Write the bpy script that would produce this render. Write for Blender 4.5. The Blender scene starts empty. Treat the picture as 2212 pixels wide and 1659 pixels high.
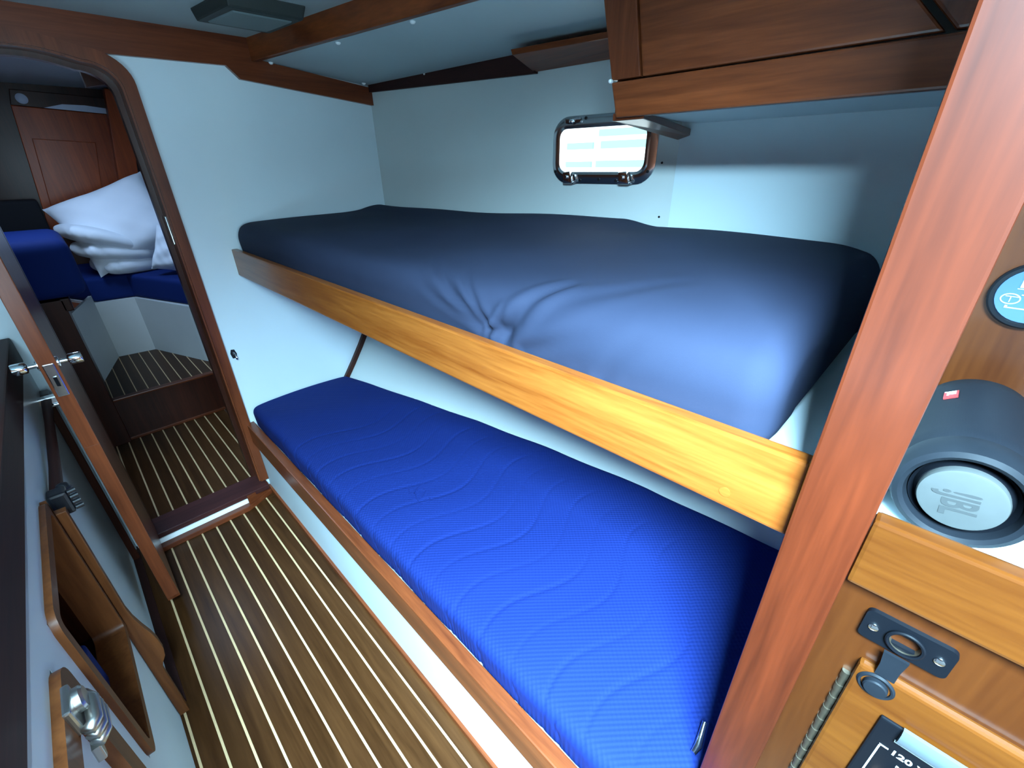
import bpy, bmesh, math, random
from mathutils import Vector, Matrix
random.seed(7)
S = bpy.context.scene
COL = S.collection
PI = math.pi

# ------------------------------------------------------------------ camera
cd = bpy.data.cameras.new('camera'); cam = bpy.data.objects.new('camera', cd); COL.objects.link(cam)
cd.sensor_fit = 'HORIZONTAL'; cd.sensor_width = 36.0; cd.lens = 946.06 / 2212 * 36.0
cd.clip_start = 0.02; cd.clip_end = 100
r0 = Vector((0.70249, -0.71152, -0.01547)); r1 = Vector((-0.33192, -0.30832, -0.89150)); r2 = Vector((0.62955, 0.63140, -0.45276))
m = Matrix((r0, -r1, -r2)).transposed().to_4x4(); m.translation = Vector((0, 0, 1.45))
cam.matrix_world = m
S.camera = cam
# ------------------------------------------------------------------ world, lights, exposure
W = bpy.data.worlds.new('sky'); S.world = W; W.use_nodes = True
W.node_tree.nodes['Background'].inputs[0].default_value = (0.80, 0.93, 1.0, 1)
W.node_tree.nodes['Background'].inputs[1].default_value = 5.0
def area(name, loc, sx, sy, watts, color, rot=(0, 0, 0)):
    l = bpy.data.lights.new(name, 'AREA'); l.shape = 'RECTANGLE'; l.size = sx; l.size_y = sy
    l.energy = watts; l.color = color
    o = bpy.data.objects.new(name, l); COL.objects.link(o); o.location = loc; o.rotation_euler = rot
    return o
LC = (0.46, 0.78, 1.0)
def aim(o, d): o.rotation_euler = Vector(d).to_track_quat('-Z', 'Y').to_euler()
hl = area('hatch_daylight', (-0.30, -0.34, 2.02), 0.50, 0.52, 400.0, LC); aim(hl, (.43, .10, -.90)); hl.data.spread = math.radians(136)
cl_ = area('companionway_daylight', (-0.02, -1.285, 1.38), 0.76, 0.66, 22.0, LC, (PI / 2, 0, 0))
area('forward_hatch_daylight', (-0.10, 3.30, 2.06), 0.40, 0.42, 13.0, (0.36, 0.60, 1.0))
vs = S.view_settings
vs.view_transform = 'Standard'; vs.look = 'None'; vs.exposure = 0.0; vs.gamma = 1.0; vs.use_curve_mapping = False
S.cycles.use_denoising = True
S.cycles.max_bounces = 10; S.cycles.diffuse_bounces = 6; S.cycles.glossy_bounces = 4

# ------------------------------------------------------------------ materials
def mat(name, col, rough=.5, metal=0, coat=0, sheen=0, emit=None, es=1, trans=0, spec=.5, ior=1.45):
    m = bpy.data.materials.new(name); m.use_nodes = True
    b = m.node_tree.nodes['Principled BSDF']
    b.inputs['Base Color'].default_value = (*col, 1); b.inputs['Roughness'].default_value = rough
    b.inputs['Metallic'].default_value = metal; b.inputs['Coat Weight'].default_value = coat
    b.inputs['Sheen Weight'].default_value = sheen; b.inputs['Transmission Weight'].default_value = trans
    b.inputs['Specular IOR Level'].default_value = spec; b.inputs['IOR'].default_value = ior
    if emit:
        b.inputs['Emission Color'].default_value = (*emit, 1); b.inputs['Emission Strength'].default_value = es
    return m
def N(m, t, **kw):
    n = m.node_tree.nodes.new(t)
    for k, v in kw.items(): setattr(n, k, v)
    return n
def noise_var(m, amt=.12, scale=6, bump=0, bscale=300, stretch=(1, 1, 1)):
    """faint blotches of tone and optional fine relief on a plain material"""
    nt = m.node_tree; L = nt.links; b = nt.nodes['Principled BSDF']
    c = b.inputs['Base Color'].default_value[:]
    tc = N(m, 'ShaderNodeTexCoord'); mp = N(m, 'ShaderNodeMapping'); mp.inputs['Scale'].default_value = stretch
    no = N(m, 'ShaderNodeTexNoise'); no.inputs['Scale'].default_value = scale; no.inputs['Detail'].default_value = 4
    cr = N(m, 'ShaderNodeValToRGB')
    cr.color_ramp.elements[0].color = (*[v * (1 - amt) for v in c[:3]], 1); cr.color_ramp.elements[0].position = .3
    cr.color_ramp.elements[1].color = (*[min(1, v * (1 + amt)) for v in c[:3]], 1); cr.color_ramp.elements[1].position = .7
    L.new(tc.outputs['Object'], mp.inputs[0]); L.new(mp.outputs[0], no.inputs['Vector'])
    L.new(no.outputs['Fac'], cr.inputs[0]); L.new(cr.outputs[0], b.inputs['Base Color'])
    if bump:
        n2 = N(m, 'ShaderNodeTexNoise'); n2.inputs['Scale'].default_value = bscale
        bp = N(m, 'ShaderNodeBump'); bp.inputs['Strength'].default_value = bump; bp.inputs['Distance'].default_value = .002
        L.new(tc.outputs['Object'], n2.inputs['Vector']); L.new(n2.outputs['Fac'], bp.inputs['Height']); L.new(bp.outputs[0], b.inputs['Normal'])
    return m
def wood(name, dark, light, axis='Y', rough=.32, coat=.25, sc=1.0, rnd=0.0):
    m = mat(name, light, rough, coat=coat, spec=.3); m.node_tree.nodes['Principled BSDF'].inputs['Coat Roughness'].default_value = .18
    nt = m.node_tree; L = nt.links; b = nt.nodes['Principled BSDF']
    tc = N(m, 'ShaderNodeTexCoord'); mp = N(m, 'ShaderNodeMapping')
    al, ac = 1.6 * sc, 26 * sc
    mp.inputs['Scale'].default_value = {'X': (al, ac, ac), 'Y': (ac, al, ac), 'Z': (ac, ac, al)}[axis]
    no = N(m, 'ShaderNodeTexNoise'); no.inputs['Scale'].default_value = 1.0; no.inputs['Detail'].default_value = 7; no.inputs['Roughness'].default_value = .62; no.inputs['Distortion'].default_value = .5
    n2 = N(m, 'ShaderNodeTexNoise'); n2.inputs['Scale'].default_value = 6.0; n2.inputs['Detail'].default_value = 3
    mx = N(m, 'ShaderNodeMath', operation='MULTIPLY_ADD'); mx.inputs[1].default_value = .35
    cr = N(m, 'ShaderNodeValToRGB')
    cr.color_ramp.elements[0].position = .42; cr.color_ramp.elements[0].color = (*dark, 1)
    cr.color_ramp.elements[1].position = .88; cr.color_ramp.elements[1].color = (*light, 1)
    L.new(tc.outputs['Object'], mp.inputs[0])
    if rnd:
        oi = N(m, 'ShaderNodeObjectInfo'); va = N(m, 'ShaderNodeVectorMath', operation='ADD'); sc_ = N(m, 'ShaderNodeMath', operation='MULTIPLY'); sc_.inputs[1].default_value = 31
        L.new(oi.outputs['Random'], sc_.inputs[0]); L.new(mp.outputs[0], va.inputs[0]); L.new(sc_.outputs[0], va.inputs[1]); src = va.outputs[0]
    else: src = mp.outputs[0]
    L.new(src, no.inputs['Vector']); L.new(src, n2.inputs['Vector'])
    L.new(n2.outputs['Fac'], mx.inputs[0]); L.new(no.outputs['Fac'], mx.inputs[2])
    L.new(mx.outputs[0], cr.inputs[0])
    out = cr.outputs[0]
    if rnd:
        hs = N(m, 'ShaderNodeHueSaturation'); mr = N(m, 'ShaderNodeMapRange')
        mr.inputs['To Min'].default_value = 1 - rnd; mr.inputs['To Max'].default_value = 1 + rnd
        L.new(oi.outputs['Random'], mr.inputs[0]); L.new(mr.outputs[0], hs.inputs['Value']); L.new(out, hs.inputs['Color']); out = hs.outputs[0]
    L.new(out, b.inputs['Base Color'])
    bp = N(m, 'ShaderNodeBump'); bp.inputs['Strength'].default_value = .08; bp.inputs['Distance'].default_value = .001
    L.new(mx.outputs[0], bp.inputs['Height']); L.new(bp.outputs[0], b.inputs['Normal'])
    return m
M = {}
M['lam'] = noise_var(mat('white_laminate', (.62, .72, .76), .42), .03, 3)
M['hull'] = noise_var(mat('hull_lining', (.56, .62, .61), .5), .03, 3)
M['darkX'] = wood('dark_mahogany_sill', (.02, .005, .005), (.06, .016, .014), 'X', coat=.06)
M['fwd'] = wood('forward_mahogany', (.22, .028, .004), (.50, .085, .013), 'Z', coat=.05)
M['lam_gloss'] = noise_var(mat('white_panel', (.64, .76, .80), .32), .02, 3)
M['overhead'] = noise_var(mat('overhead_liner', (.42, .50, .53), .35), .04, 3)
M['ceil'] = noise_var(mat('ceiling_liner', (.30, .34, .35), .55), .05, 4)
M['mahY'] = wood('mahogany_lengthwise', (.075, .016, .005), (.21, .050, .014), 'Y', coat=.08)
M['mahX'] = wood('mahogany_crosswise', (.06, .012, .004), (.16, .036, .011), 'X', coat=.08)
M['mahZ'] = wood('mahogany_upright', (.065, .013, .004), (.18, .042, .013), 'Z', coat=.08)
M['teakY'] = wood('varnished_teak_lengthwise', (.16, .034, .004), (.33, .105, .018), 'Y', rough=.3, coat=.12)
M['teakN'] = wood('shaded_teak_cabinet', (.042, .009, .001), (.085, .025, .0032), 'Y', rough=.3, coat=.12)  # far darker than the lee board teak: shade put into the colour
M['teakZ'] = wood('shaded_teak_upright', (.024, .0048, .0008), (.048, .012, .002), 'Z', rough=.32, coat=.05)  # teak darkened in colour to stand for shade on the near-right cabinet
M['post'] = wood('shaded_post_mahogany', (.030, .0042, .0008), (.078, .0125, .003), 'Z', rough=.42, coat=.05)  # wood colour lowered to carry the shade falling on the post
M['darkZ'] = wood('dark_mahogany', (.018, .004, .002), (.055, .012, .005), 'Z', coat=.06)
M['darkY'] = wood('dark_mahogany_rail', (.014, .0035, .003), (.04, .010, .007), 'Y', coat=0, rough=.6)
M['plank'] = wood('sole_teak', (.026, .0088, .0026), (.066, .025, .0080), 'Y', rough=.3, coat=0.0, rnd=.14); M['plank'].node_tree.nodes['Principled BSDF'].inputs['Specular IOR Level'].default_value = .12
M['holly'] = noise_var(mat('holly_inlay', (.62, .42, .22), .4), .08, 30)
M['lid'] = wood('locker_trim', (.065, .017, .004), (.15, .046, .012), 'Z', rough=.4, coat=.05)
M['steel'] = mat('polished_steel', (.55, .57, .58), .16, 1)
M['chrome'] = mat('chrome', (.78, .80, .82), .10, 1)
M['catch'] = mat('worn_chrome', (.42, .40, .37), .32, 1)
M['brass'] = mat('shaded_hinge_metal', (.16, .135, .10), .5, 1)  # metal colour darkened in place of shade in the near-right corner
M['dark'] = mat('black_plastic', (.0022, .0028, .0042), .45, spec=.12)  # blacker than real plastic: near-right shade is in the colour
M['rubber'] = noise_var(mat('grey_rubber', (.0055, .007, .0095), .55, spec=.1), .1, 40)  # near-right rubber, its base colour lowered to imitate shade there
M['bracket'] = mat('dark_fitting', (.007, .007, .009), .35)
M['white'] = mat('white_paint', (.85, .88, .88), .45)
M['plug'] = mat('white_plug', (.8, .85, .86), .4)
M['glass'] = mat('window_glass', (.95, 1, 1), .02, trans=1, ior=1.1, spec=.4)
M['print'] = mat('white_print', (.45, .5, .52), .5)
M['silver'] = noise_var(mat('shaded_silver_cap', (.042, .045, .044), .5, .0, spec=.2), .04, 60)  # silver painted dark so the cap looks shaded
M['logo'] = mat('logo_emboss', (.024, .026, .026), .5)
M['red'] = mat('red_tag', (.28, .012, .012), .5)
M['screen'] = mat('gauge_screen', (.02, .05, .09), .2, emit=(.13, .36, .72), es=.35)
M['screen_ink'] = mat('gauge_ink', (.15, .25, .26), .3, emit=(.4, .85, .95), es=.5)
M['linen'] = noise_var(mat('white_linen', (.80, .84, .90), .85, sheen=.2), .03, 5)
M['lens'] = mat('grey_lens', (.10, .13, .135), .5)
M['fixture'] = mat('grey_fixture', (.016, .02, .019), .6)
M['black'] = mat('black_cloth', (.01, .01, .013), .9)
M['cream'] = noise_var(mat('cream_panel', (.58, .60, .58), .6), .03, 4)
M['bulb'] = mat('clear_white', (.6, .66, .8), .3)

def blue_fabric(name, col, dimple=True):
    m = mat(name, col, .8, spec=.15); nt = m.node_tree; L = nt.links; b = nt.nodes['Principled BSDF']
    b.inputs['Sheen Tint'].default_value = (.2, .35, 1, 1); b.inputs['Sheen Roughness'].default_value = .5
    if dimple:
        tc = N(m, 'ShaderNodeTexCoord'); sp = N(m, 'ShaderNodeSeparateXYZ'); L.new(tc.outputs['Object'], sp.inputs[0])
        def sn(sock, k):
            a = N(m, 'ShaderNodeMath', operation='MULTIPLY'); a.inputs[1].default_value = k; s = N(m, 'ShaderNodeMath', operation='SINE')
            L.new(sock, a.inputs[0]); L.new(a.outputs[0], s.inputs[0]); return s.outputs[0]
        p = N(m, 'ShaderNodeMath', operation='MULTIPLY'); L.new(sn(sp.outputs[0], 2 * PI / .0125), p.inputs[0]); L.new(sn(sp.outputs[1], 2 * PI / .0125), p.inputs[1])
        bp = N(m, 'ShaderNodeBump'); bp.inputs['Strength'].default_value = .35; bp.inputs['Distance'].default_value = .0016
        L.new(p.outputs[0], bp.inputs['Height']); L.new(bp.outputs[0], b.inputs['Normal'])
    return m
M['blue'] = blue_fabric('blue_knit_ticking', (.005, .017, .115))
M['blue2'] = blue_fabric('blue_cover', (.006, .020, .12), False)
M['sheet'] = noise_var(mat('navy_black_sheet', (.022, .028, .052), .75, spec=.1), .10, 3, bump=.12, bscale=900)
M['sheet'].node_tree.nodes['Principled BSDF'].inputs['Sheen Tint'].default_value = (.5, .55, 1, 1)
M['mesh'] = mat('speaker_fabric', (.0045, .0058, .0085), .6, spec=.12)  # fabric colour includes the shade over the speaker shelf
def grid_bump(m, per):
    nt = m.node_tree; L = nt.links; b = nt.nodes['Principled BSDF']
    tc = N(m, 'ShaderNodeTexCoord'); ck = N(m, 'ShaderNodeTexChecker'); ck.inputs['Scale'].default_value = 1 / per
    bp = N(m, 'ShaderNodeBump'); bp.inputs['Strength'].default_value = .5; bp.inputs['Distance'].default_value = .0008
    L.new(tc.outputs['Object'], ck.inputs['Vector']); L.new(ck.outputs['Fac'], bp.inputs['Height']); L.new(bp.outputs[0], b.inputs['Normal'])
grid_bump(M['mesh'], .0022)

# ------------------------------------------------------------------ mesh helpers
class G:
    def __init__(s): s.v = []; s.f = []
    def add(s, v, f):
        n = len(s.v); s.v += [tuple(p) for p in v]; s.f += [tuple(i + n for i in q) for q in f]; return s
    def box(s, x0, x1, y0, y1, z0, z1, bev=0, seg=2):
        bm = bmesh.new(); bmesh.ops.create_cube(bm, size=1)
        for v in bm.verts:
            v.co = Vector(((x0 + x1) / 2 + v.co.x * (x1 - x0), (y0 + y1) / 2 + v.co.y * (y1 - y0), (z0 + z1) / 2 + v.co.z * (z1 - z0)))
        return s.bm(bm, bev, seg)
    def hexa(s, p, bev=0, seg=2):
        """8 corners: bottom loop 0-3, top loop 4-7"""
        bm = bmesh.new(); vs = [bm.verts.new(q) for q in p]
        for q in ((3, 2, 1, 0), (4, 5, 6, 7), (0, 1, 5, 4), (1, 2, 6, 5), (2, 3, 7, 6), (3, 0, 4, 7)): bm.faces.new([vs[i] for i in q])
        bmesh.ops.recalc_face_normals(bm, faces=bm.faces)
        return s.bm(bm, bev, seg)
    def bm(s, bm, bev=0, seg=2):
        if bev: bmesh.ops.bevel(bm, geom=list(bm.edges), offset=bev, segments=seg, affect='EDGES', profile=.6)
        bm.verts.ensure_lookup_table(); bm.verts.index_update()
        s.add([v.co[:] for v in bm.verts], [[v.index for v in f.verts] for f in bm.faces]); bm.free(); return s
    def prism(s, poly, fn, a0, a1, bev=0, seg=2):
        """poly of 2-D points, fn(u,v,a)->xyz"""
        bm = bmesh.new(); n = len(poly)
        A = [bm.verts.new(fn(u, v, a0)) for u, v in poly]; B = [bm.verts.new(fn(u, v, a1)) for u, v in poly]
        bm.faces.new(A); bm.faces.new(B[::-1])
        for i in range(n): bm.faces.new((A[i], B[i], B[(i + 1) % n], A[(i + 1) % n]))
        bmesh.ops.recalc_face_normals(bm, faces=bm.faces)
        if bev:
            ed = [e for e in bm.edges if (e.verts[0] in A) == (e.verts[1] in A)]
            bmesh.ops.bevel(bm, geom=ed, offset=bev, segments=seg, affect='EDGES', profile=.6)
        return s.bm(bm)
    def tube(s, path, r, seg=12, caps=True):
        P = [Vector(p) for p in path]; n = len(P); base = len(s.v)
        rr = r if isinstance(r, (list, tuple)) else [r] * n
        up = None
        for i, p in enumerate(P):
            t = (P[min(i + 1, n - 1)] - P[max(i - 1, 0)]).normalized()
            if up is None: up = t.orthogonal().normalized()
            else: up = (up - t * up.dot(t)).normalized()
            w = t.cross(up)
            for k in range(seg):
                a = 2 * PI * k / seg; s.v.append(tuple(p + (up * math.cos(a) + w * math.sin(a)) * rr[i]))
        for i in range(n - 1):
            for k in range(seg):
                a = base + i * seg; b = base + (i + 1) * seg; k2 = (k + 1) % seg
                s.f.append((a + k, a + k2, b + k2, b + k))
        if caps: s.f.append(tuple(base + k for k in range(seg))[::-1]); s.f.append(tuple(base + (n - 1) * seg + k for k in range(seg)))
        return s
    def lathe(s, prof, o, ax, seg=32, closed=False):
        """prof: (r, h) along axis ax from o"""
        o = Vector(o); ax = Vector(ax).normalized(); u = ax.orthogonal().normalized(); w = ax.cross(u); base = len(s.v); n = len(prof)
        for r, h in prof:
            for k in range(seg):
                a = 2 * PI * k / seg; s.v.append(tuple(o + ax * h + (u * math.cos(a) + w * math.sin(a)) * r))
        for i in range(n - 1):
            for k in range(seg):
                a = base + i * seg; b = a + seg; k2 = (k + 1) % seg; s.f.append((a + k, a + k2, b + k2, b + k))
        if not closed:
            s.f.append(tuple(base + k for k in range(seg))[::-1]); s.f.append(tuple(base + (n - 1) * seg + k for k in range(seg)))
        return s
    def ribbon(s, A, B, fn0, fn1):
        """solid between two matching polylines A,B (2-D) extruded from fn0 to fn1"""
        n = len(A); base = len(s.v)
        for a, b in zip(A, B): s.v += [fn0(*a), fn0(*b), fn1(*b), fn1(*a)]
        for i in range(n - 1):
            for k in range(4):
                p = base + i * 4; q = p + 4; k2 = (k + 1) % 4; s.f.append((p + k, p + k2, q + k2, q + k))
        s.f.append((base, base + 1, base + 2, base + 3)); e = base + (n - 1) * 4; s.f.append((e + 3, e + 2, e + 1, e)); return s
    def grid(s, rows, flip=False):
        base = len(s.v); n = len(rows); mm = len(rows[0])
        for r in rows: s.v += [tuple(p) for p in r]
        for i in range(n - 1):
            for k in range(mm - 1):
                a = base + i * mm + k; q = (a, a + 1, a + mm + 1, a + mm); s.f.append(q[::-1] if flip else q)
        return s
WLOC = {}
def mk(name, g, mtl, parent=None, smooth=False, label=None, cat=None, group=None, kind=None, fix=True):
    v = g.v; xs = [p[0] for p in v]; ys = [p[1] for p in v]; zs = [p[2] for p in v]
    o0 = Vector(((min(xs) + max(xs)) / 2, (min(ys) + max(ys)) / 2, min(zs)))
    me = bpy.data.meshes.new(name); me.from_pydata([tuple(Vector(p) - o0) for p in v], [], g.f)
    if fix:
        bm = bmesh.new(); bm.from_mesh(me); bmesh.ops.recalc_face_normals(bm, faces=bm.faces); bm.to_mesh(me); bm.free()
    me.materials.append(M[mtl] if isinstance(mtl, str) else mtl)
    if smooth:
        me.polygons.foreach_set('use_smooth', [True] * len(me.polygons))
        if smooth != 'all': me.set_sharp_from_angle(angle=math.radians(38))
    o = bpy.data.objects.new(name, me); COL.objects.link(o); WLOC[o] = o0
    if parent: o.parent = parent; o.location = o0 - WLOC[parent]
    else: o.location = o0
    props(o, label, cat, group, kind); return o
def props(o, label=None, cat=None, group=None, kind=None):
    if label: o['label'] = label
    if cat: o['category'] = cat
    if group: o['group'] = group
    if kind: o['kind'] = kind
def empty(name, loc, label, cat, group=None, kind=None):
    o = bpy.data.objects.new(name, None); COL.objects.link(o); o.location = loc; o.empty_display_size = .05; WLOC[o] = Vector(loc)
    props(o, label, cat, group, kind); return o
def text_geo(txt, size, depth, fn, align='LEFT', xs=1.0, bold=0):
    cu = bpy.data.curves.new('tmp_text', 'FONT'); cu.body = txt; cu.size = size; cu.extrude = depth; cu.align_x = align; cu.resolution_u = 3; cu.offset = bold
    ob = bpy.data.objects.new('tmp_text', cu); COL.objects.link(ob)
    dg = bpy.context.evaluated_depsgraph_get(); me = ob.evaluated_get(dg).to_mesh()
    g = G().add([fn(v.co.x * xs, v.co.y, v.co.z) for v in me.vertices], [list(p.vertices) for p in me.polygons])
    ob.to_mesh_clear() if False else None
    bpy.data.objects.remove(ob); bpy.data.curves.remove(cu); return g
def lerp(a, b, t): return a + (b - a) * t
def interp(x, xs, ys):
    if x <= xs[0]: return ys[0]
    for i in range(len(xs) - 1):
        if x <= xs[i + 1]: return lerp(ys[i], ys[i + 1], (x - xs[i]) / (xs[i + 1] - xs[i]))
    return ys[-1]
def smooth01(t): t = max(0, min(1, t)); return t * t * (3 - 2 * t)

# hull inner surface: X as a function of Y (fore-aft) and z
def hull(y, z):
    hi = 1.225 + .0861 * (2.115 - y)
    lo = interp(y, [-1.5, .1, .5, .9, 1.25, 1.7, 2.14], [1.20, 1.185, 1.165, 1.115, 1.057, .966, .868])
    t = (z - .46) / .74
    if t >= 1: return hi
    if t <= 0: return lo + (z - .46) * .75
    return lo + (hi - lo) * (1 - (1 - t) ** 1.6)
YB = 2.105

# ================================================================== SETTING
# floor: teak boards between holly strips
SX = [-.189 + .0565 * k for k in range(11)]   # strip centre lines
fl = mk('floor', G().box(-1.0, 1.45, -1.3, 3.20, -.06, -.006), 'darkY', label='cabin sole of teak boards with pale inlaid strips', cat='floor', kind='structure')
edges = [-.30] + SX
for i in range(len(edges)):
    a = edges[i] + .0030; b = (edges[i + 1] if i + 1 < len(edges) else .44) - .0030
    if b - a < .01: continue
    for (ya, yb) in ((-1.25, 2.03), (2.03, 3.19)):
        mk('plank', G().box(a, b, ya, yb, -.02, 0, .0007, 1), 'plank', fl)
for x in SX:
    for (ya, yb) in ((-1.25, 2.03), (2.03, 3.19)):
        mk('inlay_strip', G().box(x - .0031, x + .0031, ya, yb, -.02, .0002), 'holly', fl)
# raised sole in the forward cabin
f2 = mk('floor', G().box(-.06, .62, 3.19, 4.15, .19, .252), 'darkY', label='raised teak sole of the forward cabin above the step', cat='floor', kind='structure')
for i in range(11):
    a = -.055 + .0565 * i
    mk('plank', G().box(a + .0022, min(a + .0543, .62), 3.20, 4.14, .24, .261), 'plank', f2)
    mk('inlay_strip', G().box(a - .0024, a + .0024, 3.20, 4.14, .24, .2612), 'holly', f2)
st = mk('trim_1', G().box(-.45, .70, 3.178, 3.20, 0, .262, .003), 'darkZ', label='dark wooden riser of the step up to the forward cabin', cat='step', kind='structure')
mk('nosing', G().box(-.06, .62, 3.165, 3.205, .258, .272, .004), 'mahX', st)
mk('toe_moulding', G().box(-.45, .62, 3.168, 3.180, 0, .018, .003), 'mahX', st)

# bulkhead with arched doorway
def arch(xl, xr, ztop, camber, rc, n=10, z0=.07):
    pts = [(xr, z0), (xr, .8)]
    zc = ztop - camber
    for k in range(n + 1):
        a = PI / 2 * k / n; pts.append((xr - rc + rc * math.cos(a), zc - rc * .85 + rc * .85 * math.sin(a) + .0))
    for k in range(1, 12):
        t = k / 12; x = lerp(xr - rc, xl + rc, t); pts.append((x, zc + camber * math.sin(PI * t)))
    for k in range(n + 1):
        a = PI / 2 * (1 - k / n); pts.append((xl + rc - rc * math.cos(a), zc - rc * .85 + rc * .85 * math.sin(a)))
    return pts + [(xl, .8), (xl, z0)]
XL, XR = -.112, .330
A_in = arch(XL, XR, 1.772, .022, .085)
A_out = arch(XL - .034, XR + .034, 1.806, .024, .105)
g = G()
g.box(-1.0, XL - .012, YB, YB + .035, 0, 1.95)
g.box(XR + .012, 1.42, YB, YB + .035, 0, 1.95)
Wm = arch(XL - .012, XR + .012, 1.784, .022, .09)
tops = [(x, 1.95) for x, z in Wm[2:-2]]
g.ribbon(Wm[2:-2], tops, lambda x, z: (x, YB, z), lambda x, z: (x, YB + .035, z))
g.box(XL - .012, XR + .012, YB, YB + .035, -.01, .06)
wf = mk('wall_far', g, 'lam', label='white laminate bulkhead around the arched doorway', cat='wall', kind='structure')
# door frame
df = empty('trim_2', (XR, YB - .02, .05), 'mahogany frame lining the arched doorway', 'door frame', kind='structure')
mk('casing', G().ribbon(A_in, A_out, lambda x, z: (x, YB - .022, z), lambda x, z: (x, YB + .001, z)), 'mahZ', df, smooth=True)
B_in = arch(XL + .006, XR - .006, 1.766, .022, .082); B_o = arch(XL - .012, XR + .012, 1.784, .022, .09)
mk('jamb_lining', G().ribbon(B_in, B_o, lambda x, z: (x, YB - .012, z), lambda x, z: (x, YB + .075, z)), 'mahZ', df, smooth=True)
C_in = arch(XL + .012, XR - .022, 1.752, .022, .078); C_o = arch(XL - .005, XR + .002, 1.772, .022, .085)
mk('door_stop', G().ribbon(C_in, C_o, lambda x, z: (x, YB + .050, z), lambda x, z: (x, YB + .085, z)), 'darkZ', df, smooth=True)
mk('strike_plate', G().box(XR - .010, XR - .0055, YB + .005, YB + .03, 1.19, 1.29, .002), 'steel', df)
# sill
sl = empty('trim_3', (.11, YB - .05, 0), 'raised wooden door sill with a white strip across its front', 'door sill', kind='structure')
mk('sill_board', G().box(-.125, .345, 2.035, YB + .06, .045, .07, .003), 'darkX', sl)
mk('white_strip', G().box(-.118, .26, 2.030, 2.06, .022, .046), 'white', sl)
g = G().prism([(-.125, 1.998), (.235, 1.998), (.355, 2.055), (.355, 2.075), (-.125, 2.075)], lambda u, v, a: (u, v, a), 0, .024, .003)
mk('base_moulding', g, 'mahX', sl)
mk('end_block', G().prism([(.245, 2.02), (.352, 2.06), (.352, 2.10), (.245, 2.10)], lambda u, v, a: (u, v, a), .02, .062, .003), 'mahX', sl)

# hull side (right wall) with the porthole cut in it
PY0, PY1, PZ0, PZ1 = .745, 1.075, 1.405, 1.552
ys = sorted(set([round(-1.3 + .1 * k, 3) for k in range(35)] + [PY0, PY1, YB + .03])); ys = [y for y in ys if y <= YB + .031]
zs = sorted(set([round(-.05 + .08 * k, 3) for k in range(24)] + [PZ0, PZ1, 1.85])); zs = [z for z in zs if z <= 1.86]
g = G(); idx = {}
for y in ys:
    for z in zs:
        idx[y, z] = len(g.v); g.v.append((hull(y, z), y, z)); g.v.append((hull(y, z) + .02, y, z))
for i in range(len(ys) - 1):
    for k in range(len(zs) - 1):
        yc = (ys[i] + ys[i + 1]) / 2; zc = (zs[k] + zs[k + 1]) / 2
        if PY0 < yc < PY1 and PZ0 < zc < PZ1: continue
        q = (idx[ys[i], zs[k]], idx[ys[i + 1], zs[k]], idx[ys[i + 1], zs[k + 1]], idx[ys[i], zs[k + 1]])
        g.f.append(q); g.f.append(tuple(j + 1 for j in q[::-1]))
wr = mk('wall_right', g, 'hull', smooth=True, label='white hull side curving up behind the two bunks', cat='wall', kind='structure', fix=False)
# liner panel aft of the porthole
lp = mk('wall_right', G().box(1.350, 1.372, -.60, .663, 1.10, 1.56, .002), 'lam_gloss', label='smooth white liner panel under the wooden locker', cat='wall panel', kind='structure')
for (yy, zz) in ((.705, 1.44), (.693, 1.29)):
    mk('screw', G().lathe([(.0001, 0), (.0035, .0), (.003, .002)], (hull(yy, zz), yy, zz), (-1, 0, 0), 10), 'bracket', wr)

# overhead
HX0, HX1, HY0, HY1 = -.58, -.02, -.62, -.06
def bx(y): return .757 + .141 * (2.115 - y)     # inner edge of the side-deck panel
CZ = 1.868
def ceil_quad(g, x0, x1, y0, y1):
    g.box(x0, x1, y0, y1, CZ, CZ + .03)
g = G(); ceil_quad(g, -1.0, HX0, -1.3, YB + .04); ceil_quad(g, HX0, HX1, -1.3, HY0); ceil_quad(g, HX0, HX1, HY1, YB + .04)
ceil_quad(g, HX1, .74, -1.3, YB + .04)
g.prism([(.74, YB + .04), (bx(YB + .04) + .02, YB + .04), (bx(-1.3) + .02, -1.3), (.74, -1.3)], lambda u, v, a: (u, v, a), CZ, CZ + .03)
mk('ceiling', g, 'ceil', label='pale overhead liner of the cabin', cat='ceiling', kind='structure')
g = G(); t = .02
g.box(HX0 - t, HX0, HY0 - t, HY1 + t, CZ - .012, 1.90); g.box(HX1, HX1 + t, HY0 - t, HY1 + t, CZ - .012, 1.90)
g.box(HX0, HX1, HY0 - t, HY0, CZ - .012, 1.90); g.box(HX0, HX1, HY1, HY1 + t, CZ - .012, 1.90)
mk('trim_4', g, 'mahX', label='wooden coaming around the overhead hatch', cat='hatch trim', kind='structure')
# side-deck overhead panel, sloping down to the hull
rows = []
for k in range(13):
    y = lerp(-1.3, YB + .02, k / 12); x0 = bx(y); x1 = hull(y, 1.75) + .06
    rows.append([(x0, y, 1.806), (x1, y, 1.806 - (x1 - x0) * .098)])
g = G().grid(rows).grid([[(p[0], p[1], p[2] + .02) for p in r] for r in rows], True)
sp_ = mk('ceiling', g, 'overhead', label='grey white side-deck overhead panel between wooden trims', cat='ceiling', kind='structure', fix=False)
for (x, y, z) in ((.812, 2.085, 1.8), (.863, 1.635, 1.796), (.908, 1.278, 1.791), (1.183, 2.07, 1.764), (1.25, 1.707, 1.758), (1.285, 1.337, 1.754)):
    z = 1.806 - (x - bx(y)) * .098
    mk('screw_cap', G().lathe([(.0085, .001), (.008, -.003), (.005, -.006), (.0001, -.007)], (x, y, z), (0, 0, 1), 14), 'plug', sp_, smooth='all')
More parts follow.
